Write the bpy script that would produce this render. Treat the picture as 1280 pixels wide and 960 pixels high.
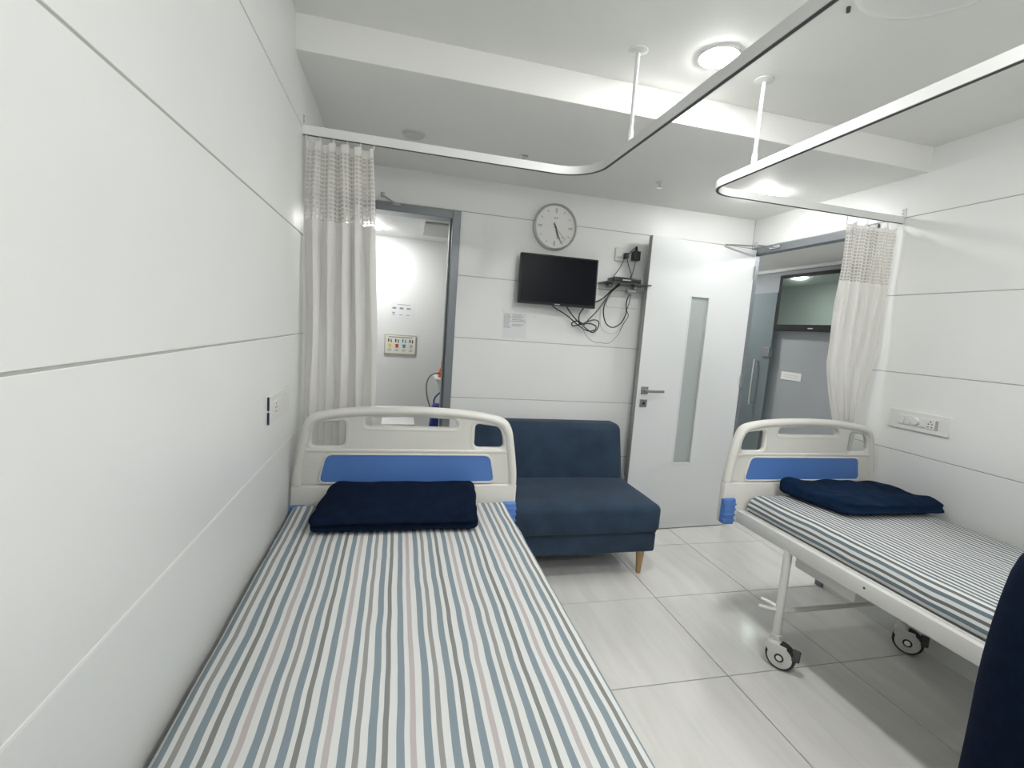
import bpy, bmesh, math, random
from mathutils import Vector, Matrix, noise

random.seed(7)
sc = bpy.context.scene
for o in list(bpy.data.objects):
    bpy.data.objects.remove(o)

# ------------------------------------------------------------------ camera
cam_d = bpy.data.cameras.new('camera')
cam_d.sensor_fit = 'HORIZONTAL'
cam_d.sensor_width = 36.0
cam_d.lens = 592.69 / 1280 * 36.0
cam_d.clip_start = 0.02
cam = bpy.data.objects.new('camera', cam_d)
sc.collection.objects.link(cam)
cam.location = (0, 0, 1.42)
cam.rotation_euler = tuple(math.radians(a) for a in (83.2757, -4.0988, -13.3727))
sc.camera = cam

# ------------------------------------------------------------------ world, exposure
w = bpy.data.worlds.new('world')
sc.world = w
w.use_nodes = True
w.node_tree.nodes['Background'].inputs[0].default_value = (0.75, 0.8, 0.85, 1)
w.node_tree.nodes['Background'].inputs[1].default_value = 0.3
vs = sc.view_settings
vs.view_transform = 'Standard'
vs.look = 'None'
vs.gamma = 1.0
vs.use_curve_mapping = False
vs.exposure = 0.04
LAMP = 212.0          # radiance of the ceiling downlights
LAMP_HALL = 215.0      # corridor downlights
LAMP_WARD = 165.0     # lamp in the room behind the open doorway

C = sc.collection

# ------------------------------------------------------------------ materials
def srgb(r, g, b):
    f = lambda c: (c / 255 / 12.92) if c / 255 <= 0.04045 else ((c / 255 + 0.055) / 1.055) ** 2.4
    return (f(r), f(g), f(b), 1)

MATS = {}
def mat(name, col, rough=0.5, metal=0.0, var=0.0, vscale=6.0, bump=0.0, bscale=200.0, emit=0.0, spec=0.5,
        sheen=0.0, trans=0.0, alpha=1.0, stretch=(1, 1, 1)):
    if name in MATS:
        return MATS[name]
    m = bpy.data.materials.new(name)
    m.use_nodes = True
    nt = m.node_tree
    b = nt.nodes['Principled BSDF']
    b.inputs['Base Color'].default_value = col
    b.inputs['Roughness'].default_value = rough
    b.inputs['Metallic'].default_value = metal
    b.inputs['Specular IOR Level'].default_value = spec
    b.inputs['Sheen Weight'].default_value = sheen
    b.inputs['Transmission Weight'].default_value = trans
    b.inputs['Alpha'].default_value = alpha
    tc = nt.nodes.new('ShaderNodeTexCoord')
    if var > 0:
        mp = nt.nodes.new('ShaderNodeMapping'); mp.inputs['Scale'].default_value = stretch
        n = nt.nodes.new('ShaderNodeTexNoise'); n.inputs['Scale'].default_value = vscale; n.inputs['Detail'].default_value = 5
        r = nt.nodes.new('ShaderNodeMapRange')
        r.inputs['From Min'].default_value = 0.25; r.inputs['From Max'].default_value = 0.75
        r.inputs['To Min'].default_value = 1 - var; r.inputs['To Max'].default_value = 1 + var
        mx = nt.nodes.new('ShaderNodeVectorMath'); mx.operation = 'SCALE'
        mx.inputs[0].default_value = col[:3]
        nt.links.new(tc.outputs['Object'], mp.inputs[0]); nt.links.new(mp.outputs[0], n.inputs['Vector'])
        nt.links.new(n.outputs['Fac'], r.inputs['Value']); nt.links.new(r.outputs[0], mx.inputs['Scale'])
        nt.links.new(mx.outputs[0], b.inputs['Base Color'])
    if bump > 0:
        n2 = nt.nodes.new('ShaderNodeTexNoise'); n2.inputs['Scale'].default_value = bscale; n2.inputs['Detail'].default_value = 3
        bp = nt.nodes.new('ShaderNodeBump'); bp.inputs['Strength'].default_value = bump; bp.inputs['Distance'].default_value = 0.002
        nt.links.new(tc.outputs['Object'], n2.inputs['Vector'])
        nt.links.new(n2.outputs['Fac'], bp.inputs['Height']); nt.links.new(bp.outputs[0], b.inputs['Normal'])
    if emit > 0:
        b.inputs['Emission Color'].default_value = col
        b.inputs['Emission Strength'].default_value = emit
    MATS[name] = m
    return m

M_wall = mat('wall_panel_white', (0.85, 0.86, 0.845, 1), 0.38, var=0.02, vscale=2.5, bump=0.04, bscale=40)
M_joint = mat('joint_grey', srgb(178, 180, 175), 0.7)
M_caulk = mat('caulk_white', (0.93, 0.93, 0.92, 1), 0.4)
M_ceil = mat('ceiling_paint', (0.90, 0.90, 0.875, 1), 0.6, var=0.02, vscale=2)
M_plain = mat('plain_white_paint', (0.8, 0.81, 0.8, 1), 0.5, var=0.015, vscale=3)
M_grey = mat('grey_laminate', srgb(160, 164, 168), 0.45, var=0.04, vscale=3)
M_frame = mat('frame_grey', srgb(128, 133, 138), 0.35, metal=0.3)
M_steel = mat('brushed_steel', (0.42, 0.42, 0.42, 1), 0.28, metal=0.9)
M_chrome = mat('chrome', (0.75, 0.75, 0.75, 1), 0.12, metal=1.0)
M_rail = mat('rail_white', (0.82, 0.83, 0.82, 1), 0.22)
M_slot = mat('rail_slot', srgb(70, 72, 72), 0.6)
M_plastic = mat('ivory_plastic', (0.76, 0.75, 0.705, 1), 0.35, var=0.015, vscale=8)
M_plastic_w = mat('white_plastic', (0.80, 0.80, 0.78, 1), 0.3)
M_blue = mat('blue_plastic', (0.09, 0.215, 0.56, 1), 0.4)
M_bedpaint = mat('bed_paint_white', (0.76, 0.76, 0.735, 1), 0.35)
M_black = mat('black_plastic', (0.012, 0.012, 0.014, 1), 0.35)
M_screen = mat('dark_screen', (0.006, 0.0075, 0.011, 1), 0.3, spec=0.08)
M_rubber = mat('rubber', (0.03, 0.03, 0.032, 1), 0.6)
M_navy = mat('navy_fleece', (0.0038, 0.0100, 0.027, 1), 0.95, var=0.25, vscale=30, bump=0.5, bscale=260, spec=0.1)
M_navy2 = mat('navy_blue_fleece', (0.006, 0.018, 0.048, 1), 0.95, var=0.25, vscale=25, bump=0.5, bscale=260, spec=0.1)
M_sofa = mat('sofa_velvet', (0.03, 0.052, 0.087, 1), 0.75, var=0.22, vscale=7, bump=0.25, bscale=400, sheen=0.08, spec=0.15)
M_piping = mat('sofa_piping', (0.018, 0.032, 0.056, 1), 0.8)
M_wood = mat('pale_wood', (0.42, 0.27, 0.12, 1), 0.45, var=0.15, vscale=12, stretch=(6, 6, 1))
M_door = mat('door_white', (0.75, 0.77, 0.775, 1), 0.35)
M_dial = mat('dial_white', (0.8, 0.8, 0.78, 1), 0.4)
M_ink = mat('ink', (0.05, 0.05, 0.055, 1), 0.7)
M_inkgrey = mat('ink_grey', (0.3, 0.3, 0.32, 1), 0.7)
M_paper = mat('paper', (0.78, 0.79, 0.8, 1), 0.5)
M_cream = mat('cream_paper', (0.82, 0.80, 0.72, 1), 0.5)
M_lampglow = mat('lamp_diffuser', (1.0, 1.0, 0.98, 1), 0.5, emit=LAMP)
M_hallglow = mat('hall_lamp_diffuser', (1.0, 1.0, 0.98, 1), 0.5, emit=LAMP_HALL)
M_wardglow = mat('ward_lamp_diffuser', (1.0, 1.0, 0.98, 1), 0.5, emit=LAMP_WARD)
M_offlamp = mat('unlit_lamp', (0.66, 0.67, 0.66, 1), 0.4)
M_tvglass = mat('hall_tv_glass', (0.29, 0.355, 0.325, 1), 0.06, metal=1.0)
M_orange = mat('orange_plastic', (0.7, 0.18, 0.06, 1), 0.4)
M_bag = mat('blue_bag', (0.02, 0.05, 0.3, 1), 0.5)
M_cabgrey = mat('cable_grey', (0.25, 0.26, 0.28, 1), 0.5)
M_greyplastic = mat('grey_plastic', (0.4, 0.4, 0.4, 1), 0.5)

def mat_glass(name, col, rough, tint_mix):
    m = bpy.data.materials.new(name); m.use_nodes = True
    nt = m.node_tree; nt.nodes.clear()
    out = nt.nodes.new('ShaderNodeOutputMaterial')
    tr = nt.nodes.new('ShaderNodeBsdfTransparent'); tr.inputs[0].default_value = col
    gl = nt.nodes.new('ShaderNodeBsdfPrincipled'); gl.inputs['Base Color'].default_value = col
    gl.inputs['Roughness'].default_value = rough
    mx = nt.nodes.new('ShaderNodeMixShader'); mx.inputs[0].default_value = tint_mix
    nt.links.new(tr.outputs[0], mx.inputs[1]); nt.links.new(gl.outputs[0], mx.inputs[2]); nt.links.new(mx.outputs[0], out.inputs[0])
    return m
M_glassdoor = mat_glass('teal_glass', (0.42, 0.49, 0.51, 1), 0.05, 0.4)
M_frost = mat_glass('frosted_glass', (0.52, 0.57, 0.56, 1), 0.35, 0.8)
M_clearshelf = mat_glass('shelf_glass', (0.1, 0.12, 0.12, 1), 0.1, 0.7)

def mat_tile():
    m = bpy.data.materials.new('floor_tile_glazed'); m.use_nodes = True
    nt = m.node_tree; b = nt.nodes['Principled BSDF']; b.inputs['Roughness'].default_value = 0.13
    b.inputs['Specular IOR Level'].default_value = 0.5
    tc = nt.nodes.new('ShaderNodeTexCoord'); oi = nt.nodes.new('ShaderNodeObjectInfo')
    cx = nt.nodes.new('ShaderNodeVectorMath'); cx.operation = 'SCALE'; cx.inputs[0].default_value = (37, 21, 11)
    nt.links.new(oi.outputs['Random'], cx.inputs['Scale'])
    ad = nt.nodes.new('ShaderNodeVectorMath'); ad.operation = 'ADD'
    nt.links.new(tc.outputs['Object'], ad.inputs[0]); nt.links.new(cx.outputs[0], ad.inputs[1])
    mp = nt.nodes.new('ShaderNodeMapping'); mp.inputs['Scale'].default_value = (7, 1.1, 1); mp.inputs['Rotation'].default_value = (0, 0, 0.35)
    nt.links.new(ad.outputs[0], mp.inputs[0])
    n = nt.nodes.new('ShaderNodeTexNoise'); n.inputs['Scale'].default_value = 2.2; n.inputs['Detail'].default_value = 6; n.inputs['Distortion'].default_value = 0.6
    nt.links.new(mp.outputs[0], n.inputs['Vector'])
    cr = nt.nodes.new('ShaderNodeValToRGB')
    cr.color_ramp.elements[0].position = 0.3; cr.color_ramp.elements[0].color = (0.74, 0.73, 0.695, 1)
    cr.color_ramp.elements[1].position = 0.7; cr.color_ramp.elements[1].color = (0.83, 0.82, 0.79, 1)
    nt.links.new(n.outputs['Fac'], cr.inputs[0]); nt.links.new(cr.outputs[0], b.inputs['Base Color'])
    return m
M_tile = mat_tile()
M_grout = mat('grout', srgb(96, 93, 87), 0.8)

def mat_sheet(dark=False):
    m = bpy.data.materials.new('striped_sheet'); m.use_nodes = True
    nt = m.node_tree; b = nt.nodes['Principled BSDF']; b.inputs['Roughness'].default_value = 0.85
    b.inputs['Specular IOR Level'].default_value = 0.15
    uv = nt.nodes.new('ShaderNodeUVMap')
    sp = nt.nodes.new('ShaderNodeSeparateXYZ'); nt.links.new(uv.outputs[0], sp.inputs[0])
    nz = nt.nodes.new('ShaderNodeTexNoise'); nz.inputs['Scale'].default_value = 5.0; nz.inputs['Detail'].default_value = 2
    nt.links.new(uv.outputs[0], nz.inputs['Vector'])
    ma = nt.nodes.new('ShaderNodeMath'); ma.operation = 'MULTIPLY_ADD'; ma.inputs[1].default_value = 0.010
    nt.links.new(nz.outputs['Fac'], ma.inputs[0]); nt.links.new(sp.outputs['X'], ma.inputs[2])
    dv = nt.nodes.new('ShaderNodeMath'); dv.operation = 'DIVIDE'; dv.inputs[1].default_value = 0.148
    nt.links.new(ma.outputs[0], dv.inputs[0])
    fr = nt.nodes.new('ShaderNodeMath'); fr.operation = 'FRACT'; nt.links.new(dv.outputs[0], fr.inputs[0])
    cr = nt.nodes.new('ShaderNodeValToRGB'); cr.color_ramp.interpolation = 'CONSTANT'
    white = (0.71, 0.72, 0.71, 1); blue = (0.245, 0.30, 0.335, 1); grey = (0.24, 0.245, 0.235, 1); pink = (0.50, 0.45, 0.45, 1); taupe = (0.325, 0.32, 0.31, 1)
    seq = [(pink, .44), (blue, .60), (taupe, .42), (blue, .60), (grey, .42), (blue, .60)]
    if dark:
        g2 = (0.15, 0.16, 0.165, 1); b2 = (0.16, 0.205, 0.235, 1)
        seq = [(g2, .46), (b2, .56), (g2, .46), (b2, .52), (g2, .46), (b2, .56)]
    els = cr.color_ramp.elements
    els[0].position = 0; els[0].color = seq[0][0]
    els[1].position = seq[0][1] / 6; els[1].color = white
    for i, (c, wd) in enumerate(seq[1:], 1):
        e = els.new(i / 6); e.color = c
        e = els.new((i + wd) / 6); e.color = white
    nt.links.new(fr.outputs[0], cr.inputs[0]); nt.links.new(cr.outputs[0], b.inputs['Base Color'])
    n2 = nt.nodes.new('ShaderNodeTexNoise'); n2.inputs['Scale'].default_value = 9; n2.inputs['Detail'].default_value = 4
    nt.links.new(uv.outputs[0], n2.inputs['Vector'])
    bp = nt.nodes.new('ShaderNodeBump'); bp.inputs['Strength'].default_value = 0.35; bp.inputs['Distance'].default_value = 0.012
    nt.links.new(n2.outputs['Fac'], bp.inputs['Height']); nt.links.new(bp.outputs[0], b.inputs['Normal'])
    return m
M_sheet = mat_sheet()
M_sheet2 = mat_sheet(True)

def mat_cloth(name, net):
    m = bpy.data.materials.new(name); m.use_nodes = True
    nt = m.node_tree; nt.nodes.clear()
    out = nt.nodes.new('ShaderNodeOutputMaterial')
    col = (0.87, 0.86, 0.83, 1) if not net else (0.77, 0.745, 0.705, 1)
    d = nt.nodes.new('ShaderNodeBsdfDiffuse'); d.inputs[0].default_value = col
    t = nt.nodes.new('ShaderNodeBsdfTranslucent'); t.inputs[0].default_value = col
    mx = nt.nodes.new('ShaderNodeMixShader'); mx.inputs[0].default_value = 0.35
    nt.links.new(d.outputs[0], mx.inputs[1]); nt.links.new(t.outputs[0], mx.inputs[2])
    if not net:
        nt.links.new(mx.outputs[0], out.inputs[0]); return m
    uv = nt.nodes.new('ShaderNodeUVMap'); sp = nt.nodes.new('ShaderNodeSeparateXYZ'); nt.links.new(uv.outputs[0], sp.inputs[0])
    gs = []
    for ax, per, th in (('X', 0.019, 0.36), ('Y', 0.0165, 0.36)):
        dv = nt.nodes.new('ShaderNodeMath'); dv.operation = 'DIVIDE'; dv.inputs[1].default_value = per
        nt.links.new(sp.outputs[ax], dv.inputs[0])
        fr = nt.nodes.new('ShaderNodeMath'); fr.operation = 'FRACT'; nt.links.new(dv.outputs[0], fr.inputs[0])
        g = nt.nodes.new('ShaderNodeMath'); g.operation = 'GREATER_THAN'; g.inputs[1].default_value = th
        nt.links.new(fr.outputs[0], g.inputs[0]); gs.append(g)
    mu = nt.nodes.new('ShaderNodeMath'); mu.operation = 'MULTIPLY'
    nt.links.new(gs[0].outputs[0], mu.inputs[0]); nt.links.new(gs[1].outputs[0], mu.inputs[1])
    m2 = nt.nodes.new('ShaderNodeMath'); m2.operation = 'MULTIPLY'; m2.inputs[1].default_value = 0.42
    nt.links.new(mu.outputs[0], m2.inputs[0])
    tr = nt.nodes.new('ShaderNodeBsdfTransparent')
    mz = nt.nodes.new('ShaderNodeMixShader'); nt.links.new(m2.outputs[0], mz.inputs[0])
    nt.links.new(mx.outputs[0], mz.inputs[1]); nt.links.new(tr.outputs[0], mz.inputs[2]); nt.links.new(mz.outputs[0], out.inputs[0])
    return m
M_net = mat_cloth('curtain_net', True)
M_cloth = mat_cloth('curtain_cloth', False)

# ------------------------------------------------------------------ mesh helpers
class MB:
    def __init__(s): s.v = []; s.f = []; s.uv = {}
    def add(s, vs, fs):
        o = len(s.v); s.v += [tuple(v) for v in vs]; s.f += [tuple(i + o for i in f) for f in fs]; return s
    def box(s, x0, x1, y0, y1, z0, z1):
        return s.add([(x0,y0,z0),(x1,y0,z0),(x1,y1,z0),(x0,y1,z0),(x0,y0,z1),(x1,y0,z1),(x1,y1,z1),(x0,y1,z1)],
                     [(0,3,2,1),(4,5,6,7),(0,1,5,4),(1,2,6,5),(2,3,7,6),(3,0,4,7)])
    def rbox(s, x0, x1, y0, y1, z0, z1, r=0.005, seg=2):
        bm = bmesh.new()
        vs = [bm.verts.new(p) for p in [(x0,y0,z0),(x1,y0,z0),(x1,y1,z0),(x0,y1,z0),(x0,y0,z1),(x1,y0,z1),(x1,y1,z1),(x0,y1,z1)]]
        for f in [(0,3,2,1),(4,5,6,7),(0,1,5,4),(1,2,6,5),(2,3,7,6),(3,0,4,7)]: bm.faces.new([vs[i] for i in f])
        bmesh.ops.bevel(bm, geom=list(bm.edges), offset=r, segments=seg, profile=0.5, affect='EDGES')
        bm.verts.index_update()
        s.add([v.co[:] for v in bm.verts], [[v.index for v in f.verts] for f in bm.faces]); bm.free(); return s
    def lathe(s, prof, n=24, c=(0,0,0), axis=(0,0,1)):
        q = Vector((0,0,1)).rotation_difference(Vector(axis).normalized()); c = Vector(c)
        vs = []; fs = []
        for r, z in prof:
            for k in range(n):
                a = 2*math.pi*k/n; vs.append(c + q @ Vector((r*math.cos(a), r*math.sin(a), z)))
        for j in range(len(prof)-1):
            for k in range(n):
                k2 = (k+1) % n; fs.append((j*n+k, j*n+k2, (j+1)*n+k2, (j+1)*n+k))
        fs.append(tuple(range(n-1, -1, -1))); fs.append(tuple((len(prof)-1)*n+k for k in range(n)))
        return s.add(vs, fs)
    def cyl(s, a, b, r, r2=None, n=14):
        a = Vector(a); b = Vector(b); return s.lathe([(r,0),(r if r2 is None else r2,(b-a).length)], n, a, b-a)
    def sweep(s, pts, prof, closed=False, up=(0,0,1), cap=True):
        pts = [Vector(p) for p in pts]; up = Vector(up); n = len(prof); m = len(pts); vs = []; fs = []
        for i, p in enumerate(pts):
            a = pts[(i-1) % m] if (closed or i > 0) else p; b = pts[(i+1) % m] if (closed or i < m-1) else p
            t = (b-a).normalized(); sd = t.cross(up).normalized(); u2 = sd.cross(t).normalized()
            for (x, y) in prof: vs.append(p + sd*x + u2*y)
        for i in range(m if closed else m-1):
            for k in range(n):
                k2 = (k+1) % n; i2 = (i+1) % m; fs.append((i*n+k, i*n+k2, i2*n+k2, i2*n+k))
        if cap and not closed: fs.append(tuple(range(n-1,-1,-1))); fs.append(tuple((m-1)*n+k for k in range(n)))
        return s.add(vs, fs)
    def tube(s, pts, r, n=8, smooth=6, closed=False):
        if smooth: pts = catmull(pts, smooth)
        pts = [Vector(p) for p in pts]; m = len(pts); vs = []; fs = []
        t0 = (pts[1]-pts[0]).normalized(); u = t0.orthogonal().normalized()
        for i, p in enumerate(pts):
            t = (pts[min(i+1, m-1)] - pts[max(i-1, 0)]).normalized()
            u = (u - t*u.dot(t)).normalized(); v = t.cross(u)
            for k in range(n):
                a = 2*math.pi*k/n; vs.append(p + u*math.cos(a)*r + v*math.sin(a)*r)
        for i in range(m-1):
            for k in range(n):
                k2 = (k+1) % n; fs.append((i*n+k, i*n+k2, (i+1)*n+k2, (i+1)*n+k))
        fs.append(tuple(range(n-1,-1,-1))); fs.append(tuple((m-1)*n+k for k in range(n)))
        return s.add(vs, fs)
    def soft(s, hx, hy, hz, r, n=(12, 12, 4), warp=None, c=(0,0,0)):
        def coords(h, k):
            e = [h*-1 + r*t for t in (0, .25, .5, .75)]
            inner = [-(h-r) + 2*(h-r)*i/k for i in range(k+1)]
            return e + inner + [-x for x in reversed(e)]
        X, Y, Z = coords(hx, n[0]), coords(hy, n[1]), coords(hz, n[2]); H = (hx, hy, hz)
        bm = bmesh.new()
        def grid(A, B, mk):
            g = [[bm.verts.new(mk(a, b)) for b in B] for a in A]
            for i in range(len(A)-1):
                for j in range(len(B)-1): bm.faces.new((g[i][j], g[i+1][j], g[i+1][j+1], g[i][j+1]))
        for sg in (-1, 1):
            grid(X, Y, lambda a, b: (a, b, sg*hz)); grid(X, Z, lambda a, b: (a, sg*hy, b)); grid(Y, Z, lambda a, b: (sg*hx, a, b))
        bmesh.ops.remove_doubles(bm, verts=bm.verts, dist=1e-5)
        for v in bm.verts:
            inn = Vector([max(-(h-r), min(h-r, q)) for q, h in zip(v.co, H)]); d = v.co - inn
            if d.length > 1e-7: v.co = inn + d.normalized()*r
        bmesh.ops.recalc_face_normals(bm, faces=bm.faces)
        c = Vector(c)
        for v in bm.verts:
            if warp: v.co = Vector(warp(v.co.copy(), H))
            v.co += c
        bm.verts.index_update()
        s.add([v.co[:] for v in bm.verts], [[v.index for v in f.verts] for f in bm.faces]); bm.free(); return s
    def mesh(s, name, material, smooth=True, angle=40):
        me = bpy.data.meshes.new(name); me.from_pydata(s.v, [], s.f); me.update()
        bm = bmesh.new(); bm.from_mesh(me); bmesh.ops.recalc_face_normals(bm, faces=bm.faces); bm.to_mesh(me); bm.free()
        if material: me.materials.append(material)
        if smooth: me.shade_smooth(); me.set_sharp_from_angle(angle=math.radians(angle))
        return me
    def build(s, name, material, parent=None, loc=(0,0,0), rot=(0,0,0), smooth=True, angle=40):
        return link(name, s.mesh(name, material, smooth, angle), parent, loc, rot)

def link(name, me, parent=None, loc=(0,0,0), rot=(0,0,0)):
    o = bpy.data.objects.new(name, me); C.objects.link(o); o.location = loc; o.rotation_euler = rot
    if parent: o.parent = parent
    return o

def catmull(P, k=6):
    P = [Vector(p) for p in P]; out = []
    for i in range(len(P)-1):
        a = P[max(i-1,0)]; b = P[i]; c = P[i+1]; d = P[min(i+2, len(P)-1)]
        for j in range(k):
            t = j/k; out.append(0.5*((2*b)+(c-a)*t+(2*a-5*b+4*c-d)*t*t+(3*b-a-3*c+d)*t**3))
    out.append(P[-1]); return out

def fillet(P, r, k=6):
    out = []; n = len(P)
    for i in range(n):
        a = Vector(P[i-1]); b = Vector(P[i]); c = Vector(P[(i+1) % n])
        d1 = (a-b); d2 = (c-b); rr = min(r, d1.length*.49, d2.length*.49)
        p = b + d1.normalized()*rr; q = b + d2.normalized()*rr
        for j in range(k+1):
            t = j/k; out.append(((1-t)**2)*p + 2*t*(1-t)*b + t*t*q)
    return out

def plate(loops, depth, bevel, name, material, parent=None):
    """extruded plate in x,z with holes; front and back at y = -depth/2 .. depth/2"""
    cu = bpy.data.curves.new(name, 'CURVE'); cu.dimensions = '2D'; cu.fill_mode = 'BOTH'
    cu.extrude = depth/2 - bevel; cu.bevel_depth = bevel; cu.bevel_resolution = 2; cu.offset = -bevel
    for L in loops:
        sp = cu.splines.new('POLY'); sp.points.add(len(L)-1); sp.use_cyclic_u = True
        for pt, q in zip(sp.points, L): pt.co = (q[0], q[1], 0, 1)
    t = bpy.data.objects.new(name, cu); C.objects.link(t); bpy.context.view_layer.update()
    me = bpy.data.meshes.new_from_object(t.evaluated_get(bpy.context.evaluated_depsgraph_get()))
    bpy.data.objects.remove(t); bpy.data.curves.remove(cu)
    me.transform(Matrix.Rotation(math.radians(90), 4, 'X'))
    me.materials.clear(); me.materials.append(material); me.shade_smooth(); me.set_sharp_from_angle(angle=math.radians(35))
    me.name = name
    return link(name, me, parent)

def tag(o, label, cat, group=None):
    o['label'] = label; o['category'] = cat
    if group: o['group'] = group
    return o
def thing(name, label, cat, loc=(0,0,0), rz=0, group=None):
    o = bpy.data.objects.new(name, None); C.objects.link(o); o.location = loc; o.rotation_euler = (0,0,rz)
    o.empty_display_size = 0.1
    return tag(o, label, cat, group)
def struct(o, label, cat):
    o['kind'] = 'structure'; return tag(o, label, cat)
def copy_tree(o, parent=None):
    c = o.copy(); C.objects.link(c); c.parent = parent
    for ch in list(o.children): copy_tree(ch, c)
    return c

# ------------------------------------------------------------------ room dimensions
XL, XR, YB, YF = -0.395, 2.555, 3.15, -1.35
ZLOW, ZHIGH, YSOF = 2.345, 2.465, 1.95
D1A, D1B = -0.385, 0.36      # back doorway (outer frame)
D2A, D2B = 2.17, 3.145       # right doorway (outer frame, along y)
DH = 2.135
ROWS = [0.0, 0.53, 0.932, 1.334, 1.737, 2.14, 2.62]

# floor with tiles
fl = MB().box(-1.3, 4.3, YF-0.1, 6.3, -0.1, -0.004).build('floor', M_grout, smooth=False)
struct(fl, 'pale grey glazed square tile floor with dark grout lines', 'floor')
tile_me = MB().rbox(-.2980, .2980, -.2980, .2980, -.008, 0, .0008, 1).mesh('floor_tile', M_tile, smooth=False)
for i in range(-4, 5):
    for j in range(-5, 8):
        x = 1.445 + .3 + .6*i; y = 1.594 + .3 + .6*j
        if y < YF or y > 6.3 or x < -1.0: continue
        if y > 3.4 and 1.5 < x < 2.4: continue
        link('floor_tile', tile_me, fl, (x, y, 0))

def wall(name, boxes, label, matl=M_joint):
    mb = MB()
    for b in boxes: mb.box(*b)
    o = mb.build(name, matl, smooth=False)
    return struct(o, label, 'wall')
T = 0.012; G = 0.0022
def panels_x(parent, xin, sgn, segs):      # panels on a wall x = const, facing sgn
    for y0, y1, zlo, zhi in segs:
        for a, b in zip(ROWS[:-1], ROWS[1:]):
            a2, b2 = max(a, zlo), min(b, zhi)
            if b2 - a2 < 0.02: continue
            x0, x1 = sorted((xin, xin - sgn*T))
            MB().rbox(x0, x1, y0+.001, y1-.001, a2+(G if a2 > 0 else 0), b2-G, .0012, 1).build('wall_panel', M_wall, parent, smooth=False)
def panels_y(parent, yin, segs):
    for x0, x1, zlo, zhi in segs:
        for a, b in zip(ROWS[:-1], ROWS[1:]):
            a2, b2 = max(a, zlo), min(b, zhi)
            if b2 - a2 < 0.02: continue
            MB().rbox(x0+.001, x1-.001, yin, yin+T, a2+(G if a2 > 0 else 0), b2-G, .0012, 1).build('wall_panel', M_wall, parent, smooth=False)

wl = wall('wall_left', [(XL-.12, XL-.0022, YF, YB, 0, 2.6)], 'white panelled wall on the left with thin horizontal grey joints')
panels_x(wl, XL, 1, [(YF, YB, 0, 2.62)])
MB().rbox(XL-.011, XL+.0012, YF, YB, .932-.004, .932+.004, .001, 1).build('caulk_strip', M_caulk, wl)

wb = wall('wall_back', [(D1B, XR+.04, YB+.0022, YB+.11, 0, 2.6), (XL-.12, D1B, YB+.0022, YB+.11, DH, 2.6)],
          'white panelled back wall behind the sofa and clock')
panels_y(wb, YB, [(D1B, XR, 0, 2.14), (XL, D1B, DH, 2.14), (XL, XR, 2.14, 2.62)])

wr = wall('wall_right', [(XR+.0022, XR+.045, YF, D2A, 0, 2.6), (XR+.0022, XR+.045, D2A, YB, DH, 2.6)],
          'white panelled right wall with horizontal grey joints and a doorway')
panels_x(wr, XR, -1, [(YF, D2A, 0, 2.14), (D2A, YB, DH, 2.14), (YF, YB, 2.14, 2.62)])
wf = wall('wall_front', [(XL-.12, XR+.11, YF-.1, YF, 0, 2.6)], 'plain white wall behind the viewpoint', M_plain)

ce = MB().box(XL-.12, XR+.11, YF-.1, YSOF+.02, ZHIGH, ZHIGH+.1).build('ceiling', M_ceil, smooth=False)
struct(ce, 'raised plain white ceiling above the beds', 'ceiling')
so = MB().rbox(XL-.01, XR+.01, YSOF, YB+.01, ZLOW, ZHIGH+.12, .002, 1).build('trim_1', M_ceil, smooth=False)
struct(so, 'dropped white ceiling soffit along the back wall', 'soffit')

# ---------------- room behind the back doorway
YW = 4.6; ZW = 2.17
wa = wall('wall_side_room_back', [(-.9, 1.5, YW, YW+.1, 0, 2.5)], 'bright white wall with two notices beyond the back doorway', M_plain)
wa2 = wall('wall_side_room_left', [(-1.0, -.9, YB+.11, YW+.1, 0, 2.5)], 'white side wall hidden beyond the back doorway', M_plain)
wa3 = wall('wall_side_room_right', [(1.4, 1.5, YB+.11, YW, 0, 2.5)], 'white wall right of the trolley beyond the back doorway', M_plain)
wa4 = wall('wall_side_room_front', [(-.9, XL-.12, YB+.01, YB+.11, 0, 2.5)], 'white return wall left of the back doorway', M_plain)
ca = MB().box(-1.0, 1.5, YB+.11, YW+.1, ZW, ZW+.1).build('ceiling_side_room', M_plain, smooth=False)
struct(ca, 'white ceiling of the room beyond the back doorway', 'ceiling')

# ---------------- corridor beyond the right doorway
XC = 4.0; ZC = 2.262
wc = wall('wall_corridor_far', [(XC, XC+.1, 1.2, 6.2, 0, 2.5)], 'grey laminate wall with a television beyond the right doorway', M_grey)
wc2 = wall('wall_corridor_near', [(XR+.045, XR+.055, 1.2, D2A-.05, 0, 2.5), (XR-.06, XR+.04, YB+.11, 6.2, 0, 2.5)], 'white corridor wall on the near side', M_plain)
wc3 = wall('wall_corridor_end', [(XR, XC+.1, 6.2, 6.3, 0, 2.5), (XR+.045, XC+.1, 1.1, 1.2, 0, 2.5)], 'white end wall of the corridor', M_plain)
cc = MB().box(XR+.045, XC+.1, 1.1, 6.3, ZC, ZC+.1).build('ceiling_corridor', M_ceil, smooth=False)
struct(cc, 'white corridor ceiling seen through the right doorway', 'ceiling')
cv = MB().rbox(XC-.03, XC, 1.2, 6.2, ZC-.035, ZC, .004, 1).build('trim_4', M_plain)
struct(cv, 'thin white cornice strip above the grey corridor wall', 'trim')

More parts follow.
